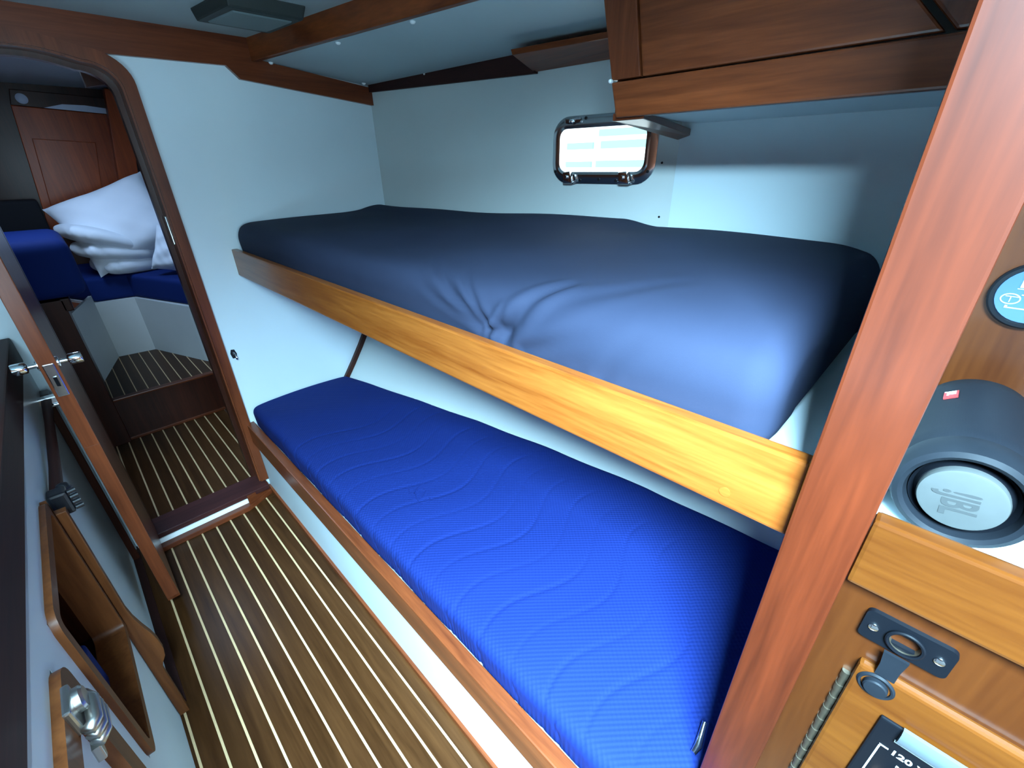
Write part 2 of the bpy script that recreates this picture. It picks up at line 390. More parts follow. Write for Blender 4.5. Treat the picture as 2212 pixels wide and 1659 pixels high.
# longitudinal beam at its inner edge
g = G().prism([(bx(YB) - .018, YB), (bx(YB) + .004, YB), (bx(-1.2) + .004, -1.2), (bx(-1.2) - .018, -1.2)], lambda u, v, a: (u, v, a), 1.797, 1.872, .003)
mk('trim_5', g, 'mahY', label='long mahogany trim between the overhead and the side-deck panel', cat='ceiling trim', kind='structure')
# cross trim along the top of the bulkhead with its stepped end
g = G().prism([(-.9, 1.765), (.30, 1.771), (.652, 1.776), (.652, 1.868), (-.9, 1.868)], lambda u, v, a: (u, a, v), YB - .018, YB + .001)
g.prism([(.652, 1.776), (.690, 1.738), (.757, 1.7315), (.757, 1.868), (.652, 1.868)], lambda u, v, a: (u, a, v), YB - .018, YB + .001)
g.prism([(.757, 1.7315), (1.228, 1.686), (1.228, 1.752), (.757, 1.806)], lambda u, v, a: (u, a, v), YB - .018, YB + .001)
mk('trim_6', g, 'mahX', label='stepped mahogany trim along the top of the white bulkhead', cat='ceiling trim', kind='structure')
# trim at the top of the hull side
rows = []
g = G(); A = []; B = []
for k in range(10):
    y = lerp(1.165, YB - .02, k / 9)
    A.append((y, lerp(1.706, 1.735, k / 9))); B.append((y, 1.775))
g.ribbon(A, B, lambda y, z: (hull(y, z) - .016, y, z), lambda y, z: (hull(y, z) + .004, y, z))
mk('trim_7', g, 'darkY', label='dark wooden trim along the top of the hull side', cat='trim', kind='structure')
# corner batten between bulkhead and hull, under the upper bunk
A = []; B = []
for k in range(10):
    z = lerp(.36, 1.09, k / 9); x = hull(YB, z); A.append((x - .024, z)); B.append((x + .004, z))
mk('trim_8', G().ribbon(A, B, lambda x, z: (x, YB - .018, z), lambda x, z: (x, YB, z)), 'darkZ', label='narrow dark corner batten between the bulkhead and the hull side', cat='trim', kind='structure')
# closure behind the camera and on the left
mk('wall_rear', G().box(-1.0, -.42, -1.34, -1.30, -.05, 1.9).box(.38, 1.5, -1.34, -1.30, -.05, 1.9).box(-.42, .38, -1.34, -1.30, -.05, 1.03).box(-.42, .38, -1.34, -1.30, 1.73, 1.9), 'mahZ', label='wooden aft bulkhead', cat='wall', kind='structure')
mk('wall_left', G().box(-1.03, -.99, -1.34, 5.3, -.05, 2.1), 'mahZ', label='wooden side beyond the left counter', cat='wall', kind='structure')

# ================================================================== LOWER BUNK
lb = empty('lower_berth', (.366, 1.0, 0), 'built-in lower berth base with white front and wooden rail', 'berth')
mk('front_panel', G().box(.366, .384, -.02, YB, .0, .30), 'lam', lb)
mk('base_trim', G().box(.356, .368, -.02, YB, 0, .024, .003), 'mahY', lb)
mk('fiddle_rail', G().box(.350, .384, -.02, YB, .285, .385, .004), 'mahY', lb)
rows = [[(.384, y, .352), (hull(y, .352) + .005, y, .352)] for y in (0, .5, 1.0, 1.5, YB)]
mk('bunk_board', G().grid(rows), 'lam', lb, fix=False)

def sweep_mattress(name, prof_fn, y0, y1, ny, mtl, disp, end_r, **kw):
    """cross-sections prof_fn(y)->[(x,z)] swept fore and aft, ends drawn in to round them"""
    rows = []; ts = []
    nr = 8
    for k in range(nr): a = PI / 2 * k / nr; ts.append((y0 + end_r * (1 - math.sin(a)) if False else y0 + end_r * (1 - math.cos(PI / 2 - a)), 1 - math.sin(PI / 2 - a)))
    # end rings
    R = []
    for k in range(nr + 1):
        a = PI / 2 * k / nr; R.append((end_r * (1 - math.sin(a)), end_r * (1 - math.cos(a))))   # (y inset, section inset)
    ring = [(y0 + di, si) for di, si in R[::-1]]
    seq = [(y0 + dy, ds) for ds, dy in R]      # at k=0: ds=end_r, dy=0
    seq += [(lerp(y0 + end_r, y1 - end_r, k / ny), 0) for k in range(1, ny)]
    seq += [(y1 - dy, ds) for ds, dy in R[::-1]]
    for y, ins in seq:
        P = prof_fn(y); n = len(P)
        cx = (min(p[0] for p in P) + max(p[0] for p in P)) / 2; cz = (min(p[1] for p in P) + max(p[1] for p in P)) / 2
        hw = (max(p[0] for p in P) - min(p[0] for p in P)) / 2; hh = (max(p[1] for p in P) - min(p[1] for p in P)) / 2
        rows.append([(cx + (x - cx) * (1 - ins / hw), y, cz + (z - cz) * (1 - ins / hh)) for x, z in P])
    # displacement along the approximate normal
    out = []
    for i, r in enumerate(rows):
        q = []
        for k, p in enumerate(r):
            a = Vector(r[max(k - 1, 0)]); b = Vector(r[min(k + 1, len(r) - 1)]); tg = b - a
            nrm = Vector((tg.z, 0, -tg.x)); nrm = nrm.normalized() if nrm.length > 1e-9 else Vector((0, 0, 1))
            d = disp(p, k / (len(r) - 1)); q.append(Vector(p) - nrm * d)
        out.append(q)
    g = G().grid(out); mm = len(out[0]); base0 = len(g.v)
    g.f.append(tuple(range(mm))); g.f.append(tuple(range((len(out) - 1) * mm, len(out) * mm))[::-1])
    return mk(name, g, mtl, smooth='all', **kw)
def rounded(pts, n):
    """resample a polyline to n points evenly by length after corner rounding (Chaikin)"""
    for _ in range(3):
        q = [pts[0]]
        for a, b in zip(pts, pts[1:]):
            q += [(lerp(a[0], b[0], .25), lerp(a[1], b[1], .25)), (lerp(a[0], b[0], .75), lerp(a[1], b[1], .75))]
        pts = q + [pts[-1]]
    L = [0]
    for a, b in zip(pts, pts[1:]): L.append(L[-1] + math.hypot(b[0] - a[0], b[1] - a[1]))
    out = []; j = 0
    for k in range(n):
        s = L[-1] * k / (n - 1)
        while j < len(L) - 2 and L[j + 1] < s: j += 1
        t = (s - L[j]) / max(L[j + 1] - L[j], 1e-9); out.append((lerp(pts[j][0], pts[j + 1][0], t), lerp(pts[j][1], pts[j + 1][1], t)))
    return out
def prof_low(y):
    b = hull(y, .44) - .004
    return rounded([(.43, .357), (.389, .357), (.386, .40), (.384, .462), (.435, .474), (.62, .477), (b - .06, .472), (b, .464), (b - .01, .38), (b - .06, .357)], 150)
def disp_low(p, s):
    x, y, z = p
    if s < .04 or s > .93: return 0
    d = 0
    fade = smooth01((x - .36) / .06) * smooth01((1.02 - x) / .1)
    for k in range(16):
        yk = .10 + .098 * k
        c = yk + .036 * math.sin((x - .38) * 2 * PI / .46 + .5)
        e = abs(y - c)
        if e < .02:
            w = .5 + .5 * math.sin(k * 2.3 + x * 9)
            d -= (.0032 * (.35 + .65 * w)) * math.exp(-(e / .0048) ** 2) * fade
    if z < .462 and x < .40:
        for k in range(14):
            e = abs(y - (.16 + .118 * k) - .01 * math.sin(z * 60))
            if e < .012: d -= .0025 * math.exp(-(e / .004) ** 2)
    return d + .0012 * math.sin(y * 21 + x * 13)
ml = sweep_mattress('mattress', prof_low, .004, YB - .006, 430, 'blue', disp_low, .035, label='bright blue quilted mattress on the lower berth', cat='mattress')
# embroidered sprig
tw = []
def sprig(cx, cy, pts, r=.0011):
    return [(cx + a, cy + b, .4795) for a, b in pts]
curves = [[(0.00, .055), (-.002, .03), (-.004, .005), (.004, -.015), (.018, -.02), (.028, -.008), (.022, .004), (.014, .0)],
          [(-.004, .012), (.014, .02), (.028, .036), (.026, .05), (.012, .06)], [(-.004, .02), (-.02, .026), (-.034, .04)],
          [(.012, .06), (.018, .047), (.028, .036)], [(.0, .055), (.01, .07), (.024, .078)], [(-.002, .05), (-.012, .066), (-.008, .082)]]
g = G()
for c in curves:
    c = [(p[0] * 1.0, p[1] * 1.0) for p in c]; q = rounded(c, 16)
    g.tube([(.555 + a * 1.25 + b * .2, .985 + b * .9 - a * .1, .4782) for a, b in q], .0013, 6)
mk('embroidery', g, 'blue', ml, smooth='all')

# ================================================================== UPPER BUNK
ub = empty('upper_bunk', (.51, 1.0, 1.045), 'upper bunk with a long varnished wooden lee board', 'bunk')
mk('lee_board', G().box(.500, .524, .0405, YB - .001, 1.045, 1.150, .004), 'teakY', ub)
rows = [[(.52, y, 1.098), (hull(y, 1.098) + .005, y, 1.098)] for y in (-.015, .3, .66, 1.0, 1.5, YB)]
rows2 = [[(.52, y, 1.075), (hull(y, 1.075) + .005, y, 1.075)] for y in (-.015, .3, .66, 1.0, 1.5, YB)]
mk('bunk_board', G().grid(rows).grid(rows2, True), 'lam', ub, fix=False)
plug_y = (.10, )
mk('wood_plug', G().lathe([(.007, 0), (.007, .0012), (.0001, .0013)], (.5002, .118, 1.068), (-1, 0, 0), 16), 'teakY', ub)
def prof_up(y):
    b = hull(y, 1.2) - .006
    lim = 1.342
    tt = smooth01((.76 - y) / .14); b = lerp(b, min(b, lim), tt)
    # near end: the back corner is cut off
    b -= .16 * smooth01((.26 - y) / .18) ** 2
    top = 1.256 + .016 * smooth01((1.2 - y) / 1.0)
    lip = .018 * smooth01((y - .66) / .12)
    return rounded([(.60, 1.101), (.534, 1.101), (.530, 1.150), (.526, 1.205), (.552, 1.246), (.64, top - .006), (.85, top), (1.05, top + .002), (b - .10, top + .003 + lip), (b - .03, top + .004 + lip), (b, top - .03), (b - .005, 1.14), (b - .07, 1.101)], 130)
FOLDS = [  # polylines in (y, height-or-depth along section s) : (points, depth, width)
    ([(.60, .035), (.70, .075), (.80, .13), (.88, .18)], .0075, .010),
    ([(.585, .035), (.65, .085), (.72, .14), (.77, .18)], .0065, .008),
    ([(.555, .035), (.515, .075), (.475, .13), (.45, .17)], .011, .013),
    ([(.54, .04), (.46, .085), (.36, .16), (.28, .26)], .004, .016),
    ([(.575, .03), (.56, .06), (.545, .085)], .008, .007),
    ([(.50, .02), (.44, .045), (.36, .075)], .0045, .010),
    ([(.62, .03), (.68, .045), (.76, .06), (.84, .09)], .005, .008),
    ([(.33, .02), (.31, .05), (.27, .09)], .003, .012)]
def seg_d(p, a, b):
    ax, ay = a; bx_, by = b; dx, dy = bx_ - ax, by - ay; t = max(0, min(1, ((p[0] - ax) * dx + (p[1] - ay) * dy) / (dx * dx + dy * dy + 1e-12)))
    return math.hypot(p[0] - ax - dx * t, p[1] - ay - dy * t), t
def disp_up(p, s):
    x, y, z = p; sl_ = s * 1.02 - .07   # rough length up the section from the lee board
    d = 0.0
    if .15 < y < 1.0 and -.02 < sl_ < .34:
        for pts, dep, w in FOLDS:
            best = 9; tt = 0
            for i, (a, b) in enumerate(zip(pts, pts[1:])):
                e, t = seg_d((y, sl_), a, b)
                if e < best: best = e; tt = (i + t) / (len(pts) - 1)
            if best < .05:
                f = (1 - tt) ** .6
                d -= dep * f * math.exp(-(best / w) ** 2); d += dep * .55 * f * math.exp(-((best - w * 1.9) / w) ** 2)
        e = math.hypot(y - .57, (sl_ - .03) * 1.4); d -= .012 * math.exp(-(e / .035) ** 2)
    d += .006 * math.sin(y * 4.1 + 1.0) * math.sin(s * 6 + .4) + .0025 * math.sin(y * 11 + x * 7)
    return d if .06 < s < .9 else d * .2
mu = sweep_mattress('mattress', prof_up, .092, YB - .008, 360, 'sheet', disp_up, .045, label='upper bunk mattress in a wrinkled navy black fitted sheet', cat='mattress')

# ================================================================== POST AND AFT CABINET
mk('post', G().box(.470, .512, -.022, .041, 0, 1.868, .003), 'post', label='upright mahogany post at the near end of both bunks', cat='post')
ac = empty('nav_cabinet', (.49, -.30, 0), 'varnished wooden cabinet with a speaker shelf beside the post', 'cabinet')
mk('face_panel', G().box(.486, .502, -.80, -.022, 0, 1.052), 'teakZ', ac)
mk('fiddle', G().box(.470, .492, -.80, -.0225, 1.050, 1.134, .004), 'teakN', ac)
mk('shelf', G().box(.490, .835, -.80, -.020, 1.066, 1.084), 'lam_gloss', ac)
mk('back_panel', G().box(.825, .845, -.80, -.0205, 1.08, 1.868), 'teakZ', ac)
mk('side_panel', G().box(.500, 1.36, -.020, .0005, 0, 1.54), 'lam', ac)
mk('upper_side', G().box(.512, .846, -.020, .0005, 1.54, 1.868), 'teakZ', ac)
# hinged door with the breaker panel
dr = mk('door', G().box(.474, .487, -.62, -.0625, .30, .9475, .004), 'teakN', ac)
g = G()
for k in range(26):
    z1 = .915 - .0245 * k
    g.tube([(.4845, -.0585, z1), (.4845, -.0585, z1 - .0115)], .0046, 10); g.tube([(.4845, -.0585, z1 - .0122), (.4845, -.0585, z1 - .0238)], .0038, 10)
mk('piano_hinge', g, 'brass', ac, smooth=True)
# breaker panel set in the door
bp = empty('breaker_panel', (.474, -.25, .45), 'black electrical breaker panel with white lettering in the wooden door', 'electrical panel')
mk('faceplate', G().box(.470, .4745, -.55, -.098, .36, .896, .002), 'dark', bp)
g = G().prism([(.4705, .9005), (.467, .8995), (.4645, .894), (.464, .884), (.4665, .877), (.4705, .876)], lambda u, v, a: (u, a, v), -.52, -.117)
mk('lamp_cover', g, mat('shaded_diffuser', (.05, .062, .07), .35, spec=.3), bp, smooth=True)  # diffuser colour darkened to stand for the corner's shade
mk('lamp_edge', G().tube([(.4690, -.52, .8752), (.4690, -.116, .8752)], .0016, 8), mat('diffuser_edge', (.085, .095, .095), .3), bp, smooth=True)
tx = lambda y0, z0, X=.4697: (lambda u, v, w: (X - w, y0 - u, z0 + v))
mk('lettering', text_geo('120 VOLT AC SYSTEM', .0118, .0001, tx(-.1182, .8515), xs=1.08, bold=.0003), 'print', bp)
mk('lettering', text_geo('POWER\nAVAILABLE', .0052, .0001, tx(-.128, .836), xs=1.2), 'print', bp)
mk('line', G().box(.4694, .4701, -.1098, -.1082, .50, .8562), 'print', bp); mk('line', G().box(.4694, .4701, -.1165, -.1082, .8548, .8564), 'print', bp)
mk('rocker_switch', G().box(.464, .4715, -.162, -.126, .800, .8285, .003), 'rubber', bp)
mk('pilot_light', G().lathe([(.0045, 0), (.0045, .004), (.003, .0065), (.0001, .007)], (.470, -.1195, .803), (-1, 0, 0), 14), mat('amber_lens', (.55, .32, .2), .3), bp, smooth=True)
# socket with a rubber cap
so = empty('power_socket', (.484, -.0855, .98), 'black power socket plate with its round rubber cap hanging open', 'power socket')
Yc, Zc = -.0860, 1.0005
def rrect(w, h, r, n=5):
    out = []
    for cx, cy, a0 in ((w / 2 - r, h / 2 - r, 0), (-w / 2 + r, h / 2 - r, 90), (-w / 2 + r, -h / 2 + r, 180), (w / 2 - r, -h / 2 + r, 270)):
        for k in range(n + 1): a = math.radians(a0 + 90 * k / n); out.append((cx + r * math.cos(a), cy + r * math.sin(a)))
    return out
pl = rrect(.0725, .040, .006); n = len(pl)
hole = [(.0138 * math.cos(a), .0138 * math.sin(a)) for a in [math.atan2(p[1], p[0]) for p in pl]]
mk('plate', G().ribbon([*pl, pl[0]], [*hole, hole[0]], lambda u, v: (.4805, Yc + u, Zc + v), lambda u, v: (.4865, Yc + u, Zc + v)), 'dark', so, smooth=True)
mk('collar', G().lathe([(.0138, 0), (.0158, .001), (.0160, .0035), (.0146, .0045), (.0128, .004), (.0125, -.012)], (.4805, Yc, Zc), (-1, 0, 0), 32, True), 'dark', so, smooth=True)
mk('barrel', G().lathe([(.0125, .002), (.0118, -.016), (.0001, -.0165)], (.4805, Yc, Zc), (-1, 0, 0), 28, True), 'brass', so, smooth=True)
for s_ in (-1, 1):
    sc = mk('screw', G().lathe([(.0045, -.0006), (.0043, .0012), (.0022, .002), (.0001, .0021)], (.4803, Yc + s_ * .0265, Zc + s_ * -.0003), (-1, 0, 0), 18), 'chrome', so, smooth=True)
mk('strap', G().prism([(-.0105, 0), (.0105, 0), (.0085, -.018), (.0085, -.035), (-.0085, -.035), (-.0085, -.018)], lambda u, v, a: (a - (v * .0), Yc + u + .001, Zc - .018 + v), .4735, .4772), 'rubber', so)
capc = (.4745, Yc + .0035, .9300)
mk('cap', G().lathe([(.0001, -.006), (.0165, -.006), (.0168, .001), (.0150, .003), (.0132, .0025), (.0122, -.003), (.0112, -.0032), (.0108, .0055), (.0095, .007), (.0001, .0072)], capc, (-1, 0, .0), 32, True), 'rubber', so, smooth=True)
# round gauge on the back panel
ga = empty('gauge', (.825, -.083, 1.26), 'round battery gauge with a blue lit screen and black rim', 'gauge')
GC = (.825, -.0835, 1.2935)
mk('bezel', G().lathe([(.0405, -.001), (.0405, .008), (.0385, .0105), (.0350, .0105), (.0335, .006), (.0001, .006)], GC, (-1, 0, 0), 40, True), 'dark', ga, smooth=True)
mk('screen', G().lathe([(.0335, .0062), (.0335, .0068), (.0001, .0069)], GC, (-1, 0, 0), 36, True), 'screen', ga)
gx = lambda u, v, w: (.8176 - w, GC[1] - u, GC[2] + v)
ink = G().tube([gx(-.019 + .0085 * math.cos(a), -.006 + .0062 * math.sin(a), 0) for a in [2 * PI * k / 24 for k in range(25)]], .0008, 6)
mk('screen_icon', ink, 'screen_ink', ga)
g = G(); 
for (u0, u1, v0, v1) in ((-.024, -.0235 + .012, -.0035, -.0025), (-.0195, -.0185, -.010, -.003), (-.011, .010, -.0005, .0008), (-.017, .020, .0065, .0075), (-.0155, .018, .0085, .021), (-.021, .012, -.0175, -.0160), (-.021, -.0185, -.0160, -.0140)):
    g.box(.8170, .8178, GC[1] - u1, GC[1] - u0, GC[2] + v0, GC[2] + v1)
mk('screen_icon', g, 'screen_ink', ga)
# loudspeaker lying on the shelf
sk = empty('loudspeaker', (.65, -.078, 1.084), 'dark grey cylindrical speaker with a silver end cap on the shelf', 'speaker')
SO = (.548, -.0785, 1.1425); AX = (1, 0, .0)
mk('body', G().lathe([(.046, .018), (.0545, .030), (.0555, .06), (.0555, .19), (.0545, .215), (.046, .228), (.0001, .229)], SO, AX, 56, True), 'mesh', sk, smooth=True)
mk('end_ring', G().lathe([(.0555, .034), (.0565, .026), (.0562, .012), (.0530, .002), (.0480, -.001), (.0440, .002), (.0415, .012), (.0400, .024), (.0001, .026)], SO, AX, 56, True), 'rubber', sk, smooth=True)
mk('surround', G().lathe([(.0408, .010), (.0372, .0165), (.0345, .010), (.0330, .010)], SO, AX, 48, True), 'dark', sk, smooth=True)
cp = mk('end_cap', G().lathe([(.0335, .016), (.0338, .004), (.0328, .0012), (.030, .0002), (.0001, -.0006)], SO, AX, 56, True), 'silver', sk, smooth=True)
# lettering reads downwards: text x -> down, text y -> towards the right of the picture
th = math.radians(-8)
def jb(u, v, w):
    dy, dz = -v, -u; return (SO[0] - .0004 - w, SO[1] + dy * math.cos(th) - dz * math.sin(th), SO[2] + dy * math.sin(th) + dz * math.cos(th))
mk('logo', text_geo('!JBL', .0300, .0003, lambda u, v, w: jb((u - .0175) * .62, (v - .0105) * 1.25, w), bold=.0006), 'logo', cp)
tg = mk('tag', G().prism([(0, -.011), (.013, -.011), (.013, .011), (0, .011)], lambda u, v, a: (.705 + v, SO[1] + (.0558 + a) * math.cos(math.radians(50) + u / .0556), SO[2] + (.0558 + a) * math.sin(math.radians(50) + u / .0556)), 0, .0012), 'red', sk)
mk('tag_letters', text_geo('JBL', .0105, .0002, lambda u, v, w: (.7145 - u * .85, SO[1] + (.0571 + w) * math.cos(math.radians(53.5) + v / .0556), SO[2] + (.0571 + w) * math.sin(math.radians(53.5) + v / .0556)), bold=.0004), 'white', tg)

# ================================================================== OVERHEAD LOCKER
lk = empty('overhead_locker', (.96, .2, 1.532), 'mahogany overhead locker with panelled front above the upper bunk', 'locker')
LX = .957
mk('valance', G().hexa([(LX, -.7, 1.532), (LX + .022, -.7, 1.532), (LX + .022, .626, 1.532), (LX, .624, 1.532), (LX, -.7, 1.598), (LX + .022, -.7, 1.598), (LX + .022, .644, 1.598), (LX, .642, 1.598)], .004), 'mahY', lk)
mk('stile', G().hexa([(LX + .002, .574, 1.6015), (LX + .022, .574, 1.6015), (LX + .022, .643, 1.6015), (LX + .002, .643, 1.6015), (LX + .002, .612, 1.80), (LX + .022, .612, 1.80), (LX + .022, .690, 1.80), (LX + .002, .690, 1.80)], .003), 'mahZ', lk)
mk('door_panel', G().hexa([(LX + .005, .106, 1.6015), (LX + .022, .106, 1.6015), (LX + .022, .5715, 1.6015), (LX + .005, .5715, 1.6015), (LX + .005, .296, 1.80), (LX + .022, .296, 1.80), (LX + .022, .6095, 1.80), (LX + .005, .6095, 1.80)], .004), 'mahY', lk)
mk('stile', G().hexa([(LX + .003, -.7, 1.6015), (LX + .022, -.7, 1.6015), (LX + .022, .095, 1.6015), (LX + .003, .095, 1.6015), (LX + .003, -.7, 1.80), (LX + .022, -.7, 1.80), (LX + .022, .285, 1.80), (LX + .003, .285, 1.80)], .004), 'mahZ', lk)
mk('bottom_board', G().box(LX + .02, 1.352, -.7, .62, 1.536, 1.556), 'lam_gloss', lk)
mk('end_rail', G().hexa([(LX + .012, .562, 1.527), (1.350, .632, 1.507), (1.350, .668, 1.497), (LX + .012, .640, 1.527), (LX + .012, .562, 1.542), (1.350, .632, 1.524), (1.350, .668, 1.520), (LX + .012, .640, 1.542)], .003), 'mahX', lk)
mk('end_panel', G().box(LX + .02, 1.36, .625, .640, 1.54, 1.80), 'mahZ', lk)
mk('hinge_pin', G().lathe([(.004, 0), (.004, .006), (.002, .008), (.0001, .0085)], (LX + .001, .642, 1.600), (-1, 0, 0), 12), 'plug', lk, smooth=True)
mk('wall_shelf', G().hexa([(1.167, 1.145, 1.738), (1.250, .60, 1.738), (1.352, .60, 1.713), (1.302, 1.176, 1.711), (1.163, 1.148, 1.752), (1.246, .60, 1.752), (1.352, .60, 1.742), (1.302, 1.180, 1.742)], .002), 'mahY', label='short flat mahogany board fixed under the side-deck panel', cat='shelf')

# ================================================================== PORTHOLE
th_ = math.atan(.0861); nx, ny_ = -math.cos(th_), -math.sin(th_)
PC = Vector((hull(.908, 1.479), .908, 1.479))
def pf(u, v, w):   # u along +Y, v up, w into the cabin
    return (PC.x - u * math.sin(th_) + w * nx, PC.y + u * math.cos(th_) + w * ny_, PC.z + v)
w1 = empty('window_1', PC, 'rectangular porthole with a polished metal frame', 'porthole', kind='structure')
O = rrect(.372, .197, .062, 8); I2 = rrect(.352, .177, .052, 8); I1 = rrect(.322, .142, .034, 8); I0 = rrect(.306, .126, .028, 8)
def rings(rs):
    g = G(); base = 0
    for poly, w in rs: g.v += [pf(u, v, w) for u, v in poly]
    n = len(rs[0][0])
    for i in range(len(rs) - 1):
        for k in range(n): a = i * n; b = a + n; k2 = (k + 1) % n; g.f.append((a + k, a + k2, b + k2, b + k))
    return g
mk('flange', rings([(O, -.004), (O, .005), (I2, .009), (I1, .009)]), 'steel', w1, smooth=True)
mk('inner_frame', rings([(I1, .009), (I1, .016), (I0, .014), (I0, -.022), (I1, -.024), (O, -.02)]), 'steel', w1, smooth=True)
mk('glass', G().prism(I0, lambda u, v, a: pf(u, v, a), -.012, -.008), 'glass', w1)
for uu in (.108, -.098):
    d = mk('latch', G().prism([(-.018, -.098), (.016, -.098), (.020, -.064), (-.008, -.060)], lambda u, v, a: pf(uu + u, v, a), .012, .030, .003), 'chrome', w1, smooth=True)
    mk('latch_pin', G().tube([pf(uu - .024, -.092, .014), pf(uu + .024, -.092, .014)], .0055, 12), 'chrome', d, smooth=True)
    mk('latch_pin', G().tube([pf(uu + .004, -.078, .026), pf(uu + .004, -.078, .040)], .006, 12), 'chrome', d, smooth=True)
mk('hinge', G().prism(rrect(.06, .016, .006), lambda u, v, a: pf(.105 + u, .086 + v, a), .008, .016, .002), 'steel', w1, smooth=True)
mk('hinge_screw', G().lathe([(.008, 0), (.0078, .006), (.003, .009), (.0001, .009)], pf(.108, .084, .014), (nx, ny_, 0), 16), 'chrome', w1, smooth=True)
for (uu, vv) in ((-.166, -.062), (.172, -.062), (.072, -.088), (-.062, -.088), (.0, -.085), (.06, .090), (-.166, .06)):
    mk('screw', G().lathe([(.0048, .006), (.0046, .0105), (.002, .0112), (.0001, .0112)], pf(uu, vv, 0), (nx, ny_, 0), 12), 'bracket', w1, smooth=True)
# what lies outside
M['out_white'] = mat('sunlit_white_wall', (.80, .82, .80), .6); M['out_glass'] = mat('pale_teal_glazing', (.16, .31, .31), .3)
ob = empty('building', (7.0, 3.9, -1), 'bright white building with pale teal window bands outside the porthole', 'building')
mk('wall', G().box(7.0, 9.0, -2, 13, -1.0, 4.2), 'out_white', ob)
for (a, b, z0, z1) in ((3.4, 4.79, 1.62, 1.73), (4.95, 5.5, 1.62, 1.72), (3.4, 4.87, 1.34, 1.44), (4.97, 5.52, 1.34, 1.43), (3.4, 4.84, 1.80, 1.90)):
    mk('window', G().box(6.96, 7.02, a, b, z0, z1), 'out_glass', ob)

# ================================================================== CEILING LIGHT
cl = empty('ceiling_light', (.632, 1.715, 1.868), 'dark grey rectangular ceiling light with a dull lens, switched off', 'ceiling light')
mk('housing', G().hexa([(.545, 1.61, 1.836), (.750, 1.61, 1.836), (.728, 1.83, 1.836), (.520, 1.825, 1.836), (.540, 1.59, 1.869), (.757, 1.59, 1.869), (.735, 1.84, 1.869), (.512, 1.835, 1.869)], .006), 'fixture', cl)
mk('lens', G().hexa([(.567, 1.640, 1.832), (.724, 1.640, 1.832), (.706, 1.797, 1.832), (.545, 1.797, 1.832), (.56, 1.635, 1.840), (.73, 1.635, 1.840), (.71, 1.80, 1.840), (.54, 1.80, 1.840)], .003), 'lens', cl)

# ================================================================== CABIN DOOR, OPEN
dd = empty('door_1', (-.112, 1.85, .07), 'open cabin door seen edge-on, brown wood with a metal lock', 'door', kind='structure')
mk('leaf', G().prism([(1.600, .10), (1.604, .085), (1.615, .075), (2.085, .075), (2.085, 1.70), (1.600, 1.70)], lambda u, v, a: (a, u, v), -.133, -.0975, .002), 'mahZ', dd)
mk('lock_plate', G().box(-.1265, -.1035, 1.596, 1.6008, .905, .998, .002), 'steel', dd)
mk('latch_bolt', G().prism([(-.1195, 1.600), (-.1105, 1.600), (-.1105, 1.590), (-.1195, 1.597)], lambda u, v, a: (u, v, a), .935, .962), 'bracket', dd)
for sgn, x0, zz in ((-1, -.133, .992), (1, -.0975, .990)):
    kn = mk('knob', G().lathe([(.009, 0), (.009, .004), (.006, .005), (.006, .020), (.014, .023), (.0155, .026), (.0155, .047), (.0145, .050), (.0001, .051)], (x0, 1.628, zz), (sgn, 0, 0), 28), 'chrome', dd, smooth=True)
    mk('rose', G().lathe([(.016, -.001), (.016, .003), (.010, .005)], (x0, 1.628, zz), (sgn, 0, 0), 24), 'chrome', kn, smooth=True)
mk('edge_strip', G().box(-.131, -.0995, 1.5985, 1.6006, .10, .74, 0), 'mahZ', dd)

# ================================================================== LEFT COUNTER CABINET
lc = empty('counter_cabinet', (-.20, 1.0, 0), 'white fronted counter cabinet with framed lockers along the left side', 'cabinet')
OY0, OY1, OZ0, OZ1 = .815, 1.200, .425, .830   # open locker
QY0, QY1, QZ0, QZ1 = .10, .720, .33, .830      # closed locker
g = G(); x0, x1 = -.218, -.200
def pane(ya, yb, za, zb): g.box(x0, x1, ya, yb, za, zb)
pane(OY1, YB, 0, .90); pane(OY0, OY1, 0, OZ0); pane(OY0, OY1, OZ1, .90); pane(QY1, OY0, 0, .90); pane(QY0, QY1, 0, QZ0); pane(QY0, QY1, QZ1, .90); pane(-1.3, QY0, 0, .90)
mk('front_panel', g, 'lam', lc)
mk('counter_top', G().box(-1.0, -.2, -1.3, YB, .885, .905), 'lam', lc)
mk('counter_fiddle', G().prism([(-1.3, .908), (YB - .01, .885), (YB - .012, .955), (YB - .03, .972), (-1.3, .985)], lambda u, v, a: (a, u, v), -.222, -.1985, .004), 'darkY', lc)
def frame(y0, y1, z0, z1, w, r, xa, xb, mtl):
    cy, cz = (y0 + y1) / 2, (z0 + z1) / 2; a = rrect(y1 - y0 + .012, z1 - z0 + .012, r, 6); b = rrect(y1 - y0 - 2 * w, z1 - z0 - 2 * w, max(r - w, .008), 6)
    return mk('locker_frame', G().ribbon([*a, a[0]], [*b, b[0]], lambda u, v: (xa, cy + u, cz + v), lambda u, v: (xb, cy + u, cz + v)), mtl, lc, smooth=True)
frame(OY0, OY1, OZ0, OZ1, .018, .035, -.247, -.190, 'lid')
frame(QY0, QY1, QZ0, QZ1, .040, .035, -.215, -.188, 'lid')
mk('locker_door', G().box(-.212, -.204, QY0 + .02, QY1 - .02, QZ0 + .02, QZ1 - .02), 'lam', lc)
mk('locker_side', G().box(-.248, -.19, OY1 - .004, OY1 + .004, OZ0, OZ1), 'lid', lc)
